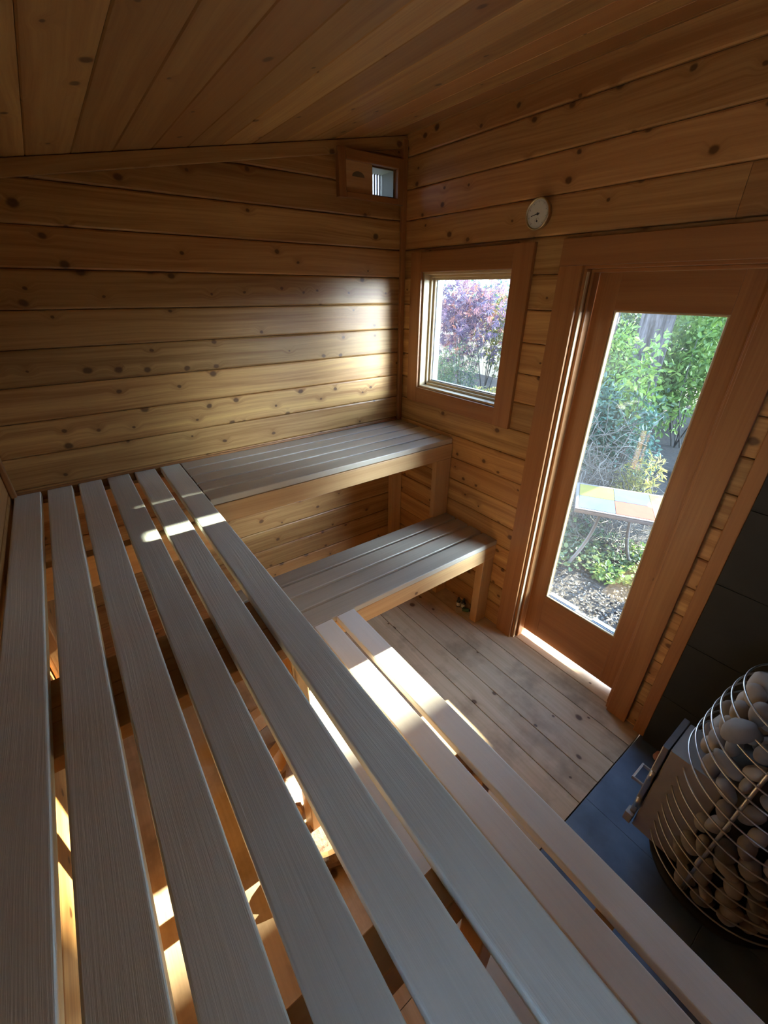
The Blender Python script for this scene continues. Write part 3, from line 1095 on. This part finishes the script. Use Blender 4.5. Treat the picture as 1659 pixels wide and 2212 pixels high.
def stone_mesh(seed, ax):
    import bmesh
    r_ = random.Random(seed)
    bm = bmesh.new()
    bmesh.ops.create_icosphere(bm, subdivisions=3, radius=1.0)
    dirs = [(Vector((r_.gauss(0, 1), r_.gauss(0, 1), r_.gauss(0, 1))).normalized(), r_.uniform(-0.34, 0.26)) for _ in range(8)]
    for v_ in bm.verts:
        n_ = v_.co.normalized()
        s_ = 1.0
        for d_, a_ in dirs:
            s_ += a_ * max(0, n_.dot(d_)) ** 2
        for d_, a_ in dirs[:4]:                      # worn flats
            f_ = n_.dot(d_) * s_
            if f_ > 0.80:
                s_ -= (f_ - 0.80) * 0.75
        v_.co = Vector((n_.x * ax[0], n_.y * ax[1], n_.z * ax[2])) * s_
    for f_ in bm.faces:
        f_.smooth = True
    me = bpy.data.meshes.new('sauna_stone')
    bm.to_mesh(me)
    bm.free()
    me.materials.append(STONE)
    return me


SM = [stone_mesh(k, ax) for k, ax in enumerate([(0.047, 0.032, 0.024), (0.040, 0.034, 0.025), (0.055, 0.030, 0.026),
                                                (0.036, 0.030, 0.026), (0.045, 0.038, 0.022), (0.052, 0.036, 0.030)])]
ST_LABEL = {
    'top': ('grey stone heaped in the open top of the wire basket stove', 'stones heaped in the open top of the stove'),
    'up': ('rounded stone packed behind the upper rings of the wire basket', 'stones behind the upper rings of the stove'),
    'mid': ('rounded stone packed behind the middle rings of the wire basket', 'stones behind the middle rings of the stove'),
    'low': ('rounded stone packed behind the lowest rings of the wire basket', 'stones behind the lowest rings of the stove')}
first = None
nst = 0


def put_stone(p, rot, sc, zone, label=None, group=None):
    global first, nst
    if first is None:
        first = bpy.data.objects.new('sauna_stone', SM[0])
        o = first
    else:
        o = first.copy()
        o.data = SM[random.randrange(len(SM))]
    COL.objects.link(o)
    o.location = p
    o.rotation_euler = rot
    o.scale = (sc, sc, sc)
    lb, gp = ST_LABEL[zone]
    o['label'] = label or lb
    o['category'] = 'stone'
    if label is None:
        o['group'] = gp
    elif 'group' in o:
        del o['group']
    nst += 1
    return o


z = 0.105
lay = 0
while z < 0.86:
    r = prof_r(z) - 0.043
    n_ = int(2 * pi * r / 0.064)
    for k in range(n_):
        an = 2 * pi * (k + 0.5 * (lay % 2)) / n_ + random.uniform(-0.04, 0.04)
        px, py = SX + r * cos(an), SY + r * sin(an)
        if BX0 - 0.035 < px < BX1 + 0.035 and py > SY and z < BZ1 + 0.03:
            continue
        zone = 'low' if z < 0.3 else 'mid' if z < 0.56 else 'up'
        put_stone((px + random.uniform(-.004, .004), py + random.uniform(-.004, .004), z + random.uniform(-.006, .006)),
                  (random.uniform(-0.4, 0.4), random.choice((0.3, 1.2, 1.5, 1.9)) + random.uniform(-0.3, 0.3), an + pi / 2 + random.uniform(-0.5, 0.5)),
                  random.uniform(0.76, 0.98), zone)
    z += 0.060
    lay += 1
for (r, n_, zz) in ((0.095, 7, 0.735), (0.03, 2, 0.74), (0.115, 8, 0.80), (0.05, 4, 0.815), (0.0, 1, 0.86), (0.085, 6, 0.865), (0.03, 2, 0.90)):
    for k in range(n_):
        an = 2 * pi * k / n_ + zz * 40
        put_stone((SX + r * cos(an), SY + r * sin(an), zz + random.uniform(-.008, .008)),
                  (random.uniform(-0.6, 0.6), random.uniform(-0.6, 0.6), random.uniform(0, 6.28)), random.uniform(0.95, 1.2), 'top')
put_stone((SX - 0.16, SY + 0.135, 0.800), (0.3, 0.5, 2.3), 0.95, 'up', 'single stone poking out through the upper rings on the door side')
mb = MB()
pm = stone_mesh(44, (0.028, 0.030, 0.026))
pm.materials.clear()
pm.materials.append(PINK)
po_ = bpy.data.objects.new('pink_stone', pm)
po_.location = (-0.085, -1.985, 0.029)
COL.objects.link(po_)
tag(po_, 'dusky pink stone lying on the hearth beyond the fire door', 'stone')

# ------------------------------------------------------------------ split firewood under the benches
def log(p, yaw, pitch, length, r, seed, label):
    r_ = random.Random(seed)
    m2 = MB()
    n_ = 10
    half = r_.uniform(1.9, 2.9)
    prof = [(0.0, 0.0)] + [(r * cos(-half / 2 + half * i_ / n_) * r_.uniform(0.95, 1.05), r * sin(-half / 2 + half * i_ / n_) * r_.uniform(0.95, 1.05)) for i_ in range(n_ + 1)]
    cxm = sum(q[0] for q in prof) / len(prof)
    segs = 7
    M = Matrix.Translation(p) @ Matrix.Rotation(yaw, 4, 'Z') @ Matrix.Rotation(pitch, 4, 'Y') @ Matrix.Rotation(r_.uniform(0, 6.28), 4, 'X')
    vs, fs, mi = [], [], []
    k_ = len(prof)
    for s_ in range(segs + 1):
        jit = r_.uniform(0.93, 1.06)
        for (u, w_) in prof:
            vs.append(M @ Vector((-length / 2 + length * s_ / segs, (u - cxm) * jit + r_.uniform(-.0015, .0015), w_ * jit + r_.uniform(-.0015, .0015))))
    b0 = len(m2.v)
    for s_ in range(segs):
        for i_ in range(k_):
            j_ = (i_ + 1) % k_
            fs.append((s_ * k_ + i_, s_ * k_ + j_, (s_ + 1) * k_ + j_, (s_ + 1) * k_ + i_))
            mi.append(0 if (i_ == 0 or j_ == 0) else 1)
    fs.append(tuple(range(k_))[::-1])
    fs.append(tuple(range(segs * k_, (segs + 1) * k_)))
    mi += [0, 0]
    zmin = min(q.z for q in vs)
    m2.add(vs, fs)
    m2.mi = mi
    o = m2.build('firewood_log', [LOGW, LOGB])
    return tag(o, label, 'firewood')


zz0 = 0.045
LOGS = [((-1.44, -0.80, zz0), 0.2, 0.30, 'split log nearest the dark shelf, glimpsed between the bench slats'),
        ((-1.36, -0.97, zz0), -0.15, 0.32, 'second split log out from the dark shelf, flat on the floor'),
        ((-1.40, -1.10, zz0), 0.25, 0.30, 'split log on the floor in the middle of the heap under the benches'),
        ((-1.36, -1.02, zz0 + 0.085), 0.5, 0.30, 'split log lying on top of the heap, shelf side'),
        ((-1.38, -1.24, zz0), -0.1, 0.33, 'barked split log just short of the sunlit floor patch'),
        ((-1.42, -1.17, zz0 + 0.085), 1.1, 0.28, 'split log laid askew on top of the heap, sunlit end'),
        ((-1.45, -1.38, zz0), 0.35, 0.30, 'split log catching sun at the far end of the heap'),
        ((-1.40, -1.49, zz0), -0.3, 0.24, 'last short split log of the heap toward the viewer')]
for i_, (p, yw, ln, lb) in enumerate(LOGS):
    log(p, yw, 0.0, ln, 0.055, 10 + i_, lb)

# ------------------------------------------------------------------ outdoors
G0 = -0.20
mb = MB()
nx_, ny_ = 60, 60
gx = np.linspace(0.16, 40, nx_)
vs = []
for i_ in range(nx_):
    for j_ in range(ny_):
        u = i_ / (nx_ - 1)
        X = 0.15 + 40 * u ** 2
        Y = -30 + 60 * j_ / (ny_ - 1)
        h = G0 + max(0, X - 3) * 0.05 + 0.02 * sin(X * 3 + Y * 2) * min(1, X)
        vs.append((X, Y, h))
fs = [(i_ * ny_ + j_, (i_ + 1) * ny_ + j_, (i_ + 1) * ny_ + j_ + 1, i_ * ny_ + j_ + 1) for i_ in range(nx_ - 1) for j_ in range(ny_ - 1)]
mb.add(vs, fs, smooth=True)


def ground_mat():
    m, n, p, o = new_mat('mulch')
    L = n.links.new
    tc = n.nodes.new('ShaderNodeTexCoord')
    nz = n.nodes.new('ShaderNodeTexNoise')
    nz.inputs['Scale'].default_value = 38
    nz.inputs['Detail'].default_value = 8
    nz.inputs['Roughness'].default_value = 0.7
    L(tc.outputs['Object'], nz.inputs['Vector'])
    r = n.nodes.new('ShaderNodeValToRGB')
    r.color_ramp.elements[0].position = 0.35
    r.color_ramp.elements[0].color = (0.014, 0.010, 0.007, 1)
    r.color_ramp.elements[1].position = 0.72
    r.color_ramp.elements[1].color = (0.065, 0.048, 0.034, 1)
    L(nz.outputs[0], r.inputs[0])
    L(r.outputs[0], p.inputs['Base Color'])
    p.inputs['Roughness'].default_value = 0.95
    b = n.nodes.new('ShaderNodeBump')
    b.inputs['Distance'].default_value = 0.02
    b.inputs['Strength'].default_value = 0.9
    L(nz.outputs[0], b.inputs['Height'])
    L(b.outputs[0], p.inputs['Normal'])
    return m


tag(mb.build('ground', ground_mat()), 'brown mulched garden ground outside the door', kind='structure')
gh = lambda X, Y: G0 + max(0, X - 3) * 0.05


def leaves(centres, radii, n, size, aspect=0.5, spiky=False, flat=0.0, seed=0):
    """n folded leaf blades scattered through clumps"""
    r_ = np.random.default_rng(seed)
    C_ = np.array(centres, float)
    R_ = np.array(radii, float)
    k_ = r_.integers(0, len(C_), n)
    d_ = r_.normal(size=(n, 3))
    d_ /= np.linalg.norm(d_, axis=1)[:, None]
    rad = r_.uniform(0.25, 1.0, n) ** 0.5
    P = C_[k_] + d_ * rad[:, None] * R_[k_]
    t_ = r_.normal(size=(n, 3)) + d_ * 0.6
    t_[:, 2] -= 0.2
    t_[:, 2] *= (1 - flat)
    t_ /= np.linalg.norm(t_, axis=1)[:, None]
    up = r_.normal(size=(n, 3)) * (0.8 - 0.6 * flat) + np.array([0, 0, 1.0])
    s_ = np.cross(t_, up)
    s_ /= np.linalg.norm(s_, axis=1)[:, None] + 1e-9
    nn_ = np.cross(s_, t_)
    L_ = size * r_.uniform(0.6, 1.3, n)[:, None]
    w_ = L_ * aspect * 0.5
    m2 = MB()
    if spiky:
        # palmate leaf: five narrow lobes
        vs, fs = [], []
        for ang_ in (-1.15, -0.58, 0.0, 0.58, 1.15):
            dt = t_ * cos(ang_) + s_ * sin(ang_)
            ds = -t_ * sin(ang_) + s_ * cos(ang_)
            ll = L_ * (1 - 0.28 * abs(ang_))
            vs.append(np.stack([P, P + dt * ll * 0.45 + ds * ll * 0.10, P + dt * ll - nn_ * ll * 0.12, P + dt * ll * 0.45 - ds * ll * 0.10], 1))
        V = np.stack(vs, 1).reshape(-1, 3)
        q = np.arange(n * 5) * 4
        F = np.stack([q, q + 1, q + 2, q + 3], 1)
        per = 20
    else:
        V = np.stack([P, P + t_ * L_ * 0.35 + s_ * w_ + nn_ * w_ * 0.25, P + t_ * L_ * 0.72 + s_ * w_ * 0.75 + nn_ * w_ * 0.15, P + t_ * L_ - nn_ * w_ * 0.3,
                      P + t_ * L_ * 0.72 - s_ * w_ * 0.75 + nn_ * w_ * 0.15, P + t_ * L_ * 0.35 - s_ * w_ + nn_ * w_ * 0.25], 1).reshape(-1, 3)
        q = np.arange(n) * 6
        F = np.concatenate([np.stack([q, q + 1, q + 2, q + 3], 1), np.stack([q, q + 3, q + 4, q + 5], 1)])
        per = 6
    m2.v = V.tolist()
    m2.wc = m2.v
    m2.f = F.tolist()
    pid = np.clip(r_.beta(2, 2.2, n) + r_.normal(0, 0.08, len(C_))[k_], 0, 1)
    m2.pid = np.repeat(pid, per).tolist()
    m2.mi = [0] * len(m2.f)
    m2.sm = [False] * len(m2.f)
    return m2


def bush(name, base, h, rx, ry, n, size, mat, label, cat='shrub', seed=0, spiky=False, stems=5, aspect=0.5, clumps=9, group=None, low=0.25, stem_r=0.008):
    r_ = random.Random(seed)
    t = thing(name, base, label, cat, group)
    C_, R_ = [], []
    for k_ in range(clumps):
        a_ = r_.uniform(0, 6.28)
        q = r_.uniform(0.15, 0.75)
        C_.append((base[0] + rx * q * cos(a_), base[1] + ry * q * sin(a_), base[2] + h * r_.uniform(low, 0.85)))
        R_.append((rx * 0.48, ry * 0.48, h * 0.24))
    leaves(C_, R_, n, size, aspect, spiky, 0.0, seed).build('foliage', mat, t)
    m2 = MB()
    for k_ in range(stems):
        c_ = C_[k_ % len(C_)]
        b_ = (base[0] + r_.uniform(-.08, .08) * rx, base[1] + r_.uniform(-.08, .08) * ry, base[2] - 0.02)
        mid = tuple((b_[i] * 0.5 + c_[i] * 0.5 + r_.uniform(-.05, .05) * h) for i in range(3))
        m2.tube([b_, mid, c_], [stem_r * 1.4, stem_r, stem_r * 0.5], 6)
    m2.build('stem', TWIG, t)
    return t


def trunk(m2, p, r, h, lean=(0, 0), seed=0):
    r_ = random.Random(seed)
    pts, rr = [], []
    for k_ in range(9):
        f = k_ / 8
        pts.append((p[0] + lean[0] * f * h + r_.uniform(-.03, .03) * r, p[1] + lean[1] * f * h, p[2] - 0.1 + f * h))
        rr.append(r * (1.18 if k_ == 0 else 1 - 0.35 * f))
    m2.tube(pts, rr, 20)


def tree(p, r, h, label, seed, crown=True, lean=(0, 0), n=2600, mat=None, cat='tree', cz_=0.72, cr=1.6):
    t = thing('fir_tree', p, label, cat)
    m2 = MB()
    trunk(m2, p, r, h, lean, seed)
    m2.build('trunk', BARK, t)
    if crown:
        r_ = random.Random(seed)
        C_ = [(p[0] + lean[0] * h + r_.uniform(-cr, cr), p[1] + lean[1] * h + r_.uniform(-cr, cr), p[2] + h * r_.uniform(cz_, 1.0)) for _ in range(10)]
        leaves(C_, [(cr * 0.6, cr * 0.6, h * 0.09)] * 10, n, 0.22, 0.3, seed=seed).build('foliage', mat or LEAF_D, t)
    return t


# the two distant firs whose trunks leave only a band of sun
tree((20, -0.38, gh(20, 0)), 0.78, 19, 'tall distant fir standing out of sight toward the low sun', 1, cz_=0.85)
tree((20, -2.62, gh(20, 0)), 0.84, 19, 'second tall fir toward the sun, right of the first', 2, cz_=0.85)
# trunks seen through the door
tree((4.3, 0.36, gh(4.3, 0)), 0.20, 9, 'thick furrowed trunk at the top of the door glass', 3, n=1500, cz_=0.6)
tree((4.3, 1.00, gh(4.3, 0)), 0.17, 9, 'furrowed trunk at the left edge of the door glass', 4, n=1500, cz_=0.6)
tree((4.0, -0.60, gh(4.0, 0)), 0.13, 8, 'slim grey trunk at the right edge of the door glass', 5, n=900, lean=(0.0, -0.02), cz_=0.6)

B = [
    # name, base, h, rx, ry, n, size, mat, label, kwargs
    ('green_shrub', (5.3, 1.15), 2.1, 0.9, 1.1, 4200, 0.085, LEAF_G, 'tall leafy green shrub in the middle of the door view', dict(seed=11, clumps=14)),
    ('leafy_sapling', (3.45, 0.42), 1.62, 0.34, 0.36, 1200, 0.052, LEAF_Y, 'loose leafy sapling crossing the two furrowed trunks', dict(seed=51, clumps=9, low=0.72)),
    ('green_shrub', (3.55, 0.30), 1.30, 0.42, 0.62, 3000, 0.065, LEAF_G, 'mid-height green shrub in front of the furrowed trunks', dict(seed=52, clumps=12)),
    ('green_shrub', (4.9, -0.10), 2.2, 0.6, 0.75, 3600, 0.08, LEAF_Y, 'dense green shrub at the right of the door view', dict(seed=12, clumps=12)),
    ('green_shrub', (4.9, 2.3), 1.9, 0.8, 0.7, 3600, 0.07, LEAF_T, 'blue-green shrub at the left of the door view under the trunks', dict(seed=13, clumps=12)),
    ('green_shrub', (2.95, 0.0), 1.20, 0.5, 0.60, 3600, 0.06, LEAF_T, 'blue-green shrub just behind the mosaic table', dict(seed=14, clumps=12)),
    ('bright_shrub', (2.85, -0.22), 1.66, 0.24, 0.24, 480, 0.065, LEAF_Y, 'sunlit yellow-green sapling above the table', dict(seed=15, clumps=8, low=0.6)),
    ('green_shrub', (5.6, 0.2), 2.3, 0.9, 1.0, 4200, 0.08, LEAF_Y, 'bright green thicket far behind the slim trunk', dict(seed=16, clumps=14)),
    ('green_shrub', (5.8, 3.0), 2.0, 1.0, 0.9, 3600, 0.08, LEAF_G, 'green thicket between door view and window view', dict(seed=17, clumps=12)),
    ('gold_shrub', (2.5, -0.62), 0.72, 0.24, 0.20, 900, 0.07, LEAF_O, 'golden grassy shrub at the right of the mosaic table', dict(seed=18, aspect=0.18)),
    ('purple_maple', (4.1, 3.35), 2.25, 1.05, 0.95, 1700, 0.115, LEAF_P, 'purple-leaved maple filling the small window', dict(seed=21, spiky=True, clumps=16, low=0.42)),
    ('conifer_shrub', (3.35, 3.10), 1.22, 0.66, 0.55, 7000, 0.05, LEAF_G, 'feathery green shrub at the bottom left of the window view', dict(seed=22, aspect=0.22, clumps=14)),
    ('gold_shrub', (3.3, 2.02), 0.78, 0.36, 0.34, 2000, 0.055, LEAF_O, 'golden shrub at the bottom right corner of the window view', dict(seed=23)),
    ('gold_sapling', (4.9, 3.45), 1.9, 0.55, 0.60, 900, 0.08, LEAF_O, 'yellow-leaved sapling showing through the purple maple', dict(seed=24, clumps=8, low=0.5)),
    ('green_shrub', (8.5, 5.8), 2.0, 2.0, 1.8, 4200, 0.12, LEAF_T, 'pale distant thicket behind the purple maple', dict(seed=25, clumps=14)),
    ('green_shrub', (7.2, 1.0), 2.6, 1.2, 1.6, 4200, 0.11, LEAF_G, 'distant green thicket behind the thick fir trunks', dict(seed=26, clumps=14)),
    ('green_shrub', (7.5, -1.2), 2.5, 1.0, 1.3, 3000, 0.11, LEAF_G, 'distant green thicket at the far right of the garden', dict(seed=27, clumps=12)),
]
for nm, (bx, by), h, rx, ry, n_, sz, mt, lb, kw in B:
    bush(nm, (bx, by, gh(bx, by)), h, rx, ry, n_, sz, mt, lb, **kw)

# fence seen pale behind the maple
fn = thing('garden_fence', (6.6, 4.6, gh(6.6, 0)), 'pale board fence glimpsed behind the purple maple', 'fence')
FENCE = wood('weathered_fence', (0.42, 0.36, 0.26), (0.30, 0.25, 0.17), knots=0.1, vary=0.3)
m2 = MB()
for k in range(26):
    y0 = 2.9 + k * 0.15
    m2.board((6.6, 6.62), (y0 + 0.004, y0 + 0.146), (gh(6.6, 0) - 0.05, 1.45), 'z', 0.002, 1)
m2.build('fence_boards', FENCE, fn)
m2 = MB()
for zr in (0.15, 1.2):
    m2.board((6.625, 6.66), (2.9, 6.8), (zr, zr + 0.09), 'y', 0.002, 1)
m2.build('rail', FENCE, fn)

# dry twig tangle behind the table
def tangle(name, c, R, n_, label, seed, rad=0.004):
    r_ = random.Random(seed)
    m2 = MB()
    for k_ in range(n_):
        p = Vector((c[0] + r_.uniform(-R[0], R[0]), c[1] + r_.uniform(-R[1], R[1]), c[2] + r_.uniform(-R[2], R[2]) * 0.9))
        d_ = Vector((r_.gauss(0, 1), r_.gauss(0, 1), r_.gauss(0.2, 0.8))).normalized()
        pts = [p]
        for s_ in range(5):
            d_ = (d_ + Vector((r_.gauss(0, .35), r_.gauss(0, .35), r_.gauss(-.1, .35)))).normalized()
            p = p + d_ * r_.uniform(0.05, 0.11)
            pts.append(p)
        m2.tube(pts, [rad * r_.uniform(0.5, 1.1)] * 6, 4)
    return tag(m2.build(name, TWIG), label, 'brush pile', kind='stuff')


tangle('brush_pile', (2.35, -0.10, 0.22), (0.40, 0.50, 0.42), 420, 'grey tangle of dry twigs behind the mosaic table', 31)
tangle('brush_pile', (1.85, -0.70, -0.02), (0.28, 0.40, 0.18), 240, 'dry twigs heaped on the ground under the mosaic table', 32, 0.003)

# ground cover
def cover(name, pts, n_, size, mat, label, cat, seed, kind=None):
    return tag(leaves([(q[0], q[1], gh(q[0], q[1]) + 0.045) for q in pts], [(q[2], q[2], 0.045) for q in pts], n_, size, 0.75, False, 0.6, seed).build(name, mat), label, cat, kind=kind)


cover('ground_cover', [(1.35, -0.72, .25), (1.60, -0.60, .3), (1.45, -1.0, .2), (1.75, -0.9, .3), (1.95, -0.35, .35), (1.40, -0.45, .25), (1.68, -1.15, .18)], 1300, 0.045, LEAF_G,
      'leafy green creeper around the feet of the mosaic table', 'ground cover', 41, 'stuff')
cover('ground_cover', [(1.45, -1.18, .16), (1.62, -1.28, .2), (1.32, -1.05, .13), (1.85, -1.15, .2)], 700, 0.045, LEAF_Y,
      'yellow-green creeper right of the mosaic table feet', 'ground cover', 42, 'stuff')
lv = leaves([(1.0, -1.1, G0 + 0.012), (1.3, -1.3, G0 + 0.012), (0.7, -0.9, G0 + 0.012), (1.6, -0.8, G0 + 0.012), (1.0, -1.6, G0 + 0.012)], [(0.5, 0.5, 0.012)] * 5, 3800, 0.028, 0.6, False, 0.85, 43)
tag(lv.build('leaf_litter', LITTER), 'fallen brown leaves scattered over the mulch', 'leaf litter', kind='stuff')

# mosaic garden table
TZ = 0.40
ux = Vector((0.45, 0.255, 0)).normalized()
uy = Vector((ux.y, -ux.x, 0))
tt = thing('mosaic_table', (1.42, -0.93, G0), 'garden table with yellow, red and slate mosaic tiles on curved iron legs', 'table')
MT = Matrix(((ux.x, uy.x, 0, 1.07), (ux.y, uy.y, 0, -0.79), (0, 0, 1, 0), (0, 0, 0, 1)))
TL, TWd = 1.06, 0.517
T_Y = plain('yellow_tile', (0.15, 0.125, 0.035), 0.75, spec=0.02, noise=0.12, nscale=12)
T_B = plain('slate_tile', (0.055, 0.075, 0.095), 0.75, spec=0.02, noise=0.25, nscale=9)
T_R = plain('red_tile', (0.22, 0.05, 0.035), 0.75, spec=0.02, noise=0.12, nscale=12)
T_W = plain('cream_tile', (0.20, 0.165, 0.11), 0.75, spec=0.02, noise=0.12, nscale=12)
m2 = MB()
m2.board((0.0, TWd), (0.0, TL), (TZ - 0.035, TZ - 0.006), 'y', 0.006, 2, M=MT)
m2.board((0.0, 0.022), (0.0, TL), (TZ - 0.006, TZ + 0.002), 'y', 0.002, 1, M=MT)
m2.board((TWd - 0.022, TWd), (0.0, TL), (TZ - 0.006, TZ + 0.002), 'y', 0.002, 1, M=MT)
m2.board((0.022, TWd - 0.022), (0.0, 0.022), (TZ - 0.006, TZ + 0.002), 'x', 0.002, 1, M=MT)
m2.board((0.022, TWd - 0.022), (TL - 0.022, TL), (TZ - 0.006, TZ + 0.002), 'x', 0.002, 1, M=MT)
m2.build('table_frame', IRON, tt)
cols = [(T_B, T_Y), (T_R, T_B), (T_W, T_Y), (T_B, T_R)]
for j in range(4):
    for i_ in range(2):
        m2 = MB()
        xs, ys = 0.024 + i_ * 0.235, 0.024 + j * 0.2535
        m2.board((xs, xs + 0.232), (ys, ys + 0.2505), (TZ - 0.0055, TZ + 0.003), 'y', 0.002, 1, M=MT)
        m2.build('tile', cols[j][i_], tt)
for (u0, v0, u1, v1) in ((0.20, 0.20, 0.10, 0.03), (0.30, 0.42, 0.37, 0.55), (0.16, 0.80, 0.04, 0.98), (0.40, 0.80, 0.50, 0.98)):
    pts = []
    for k in range(11):
        f = k / 10
        s_ = f ** 2.6
        bow = sin(pi * f) * 0.09
        pts.append(MT @ Vector((u0 + (u1 - u0) * s_ + bow * (0.5 if u1 > u0 else -0.5) * -1, v0 + (v1 - v0) * s_ + 0.0, TZ - 0.035 - f * (TZ - 0.035 - G0) + 0.0)))
    MB().tube(pts, [0.014] * 11, 8).build('leg', IRON, tt)

for o in list(bpy.data.objects):
    if '_o' in o:
        del o['_o']
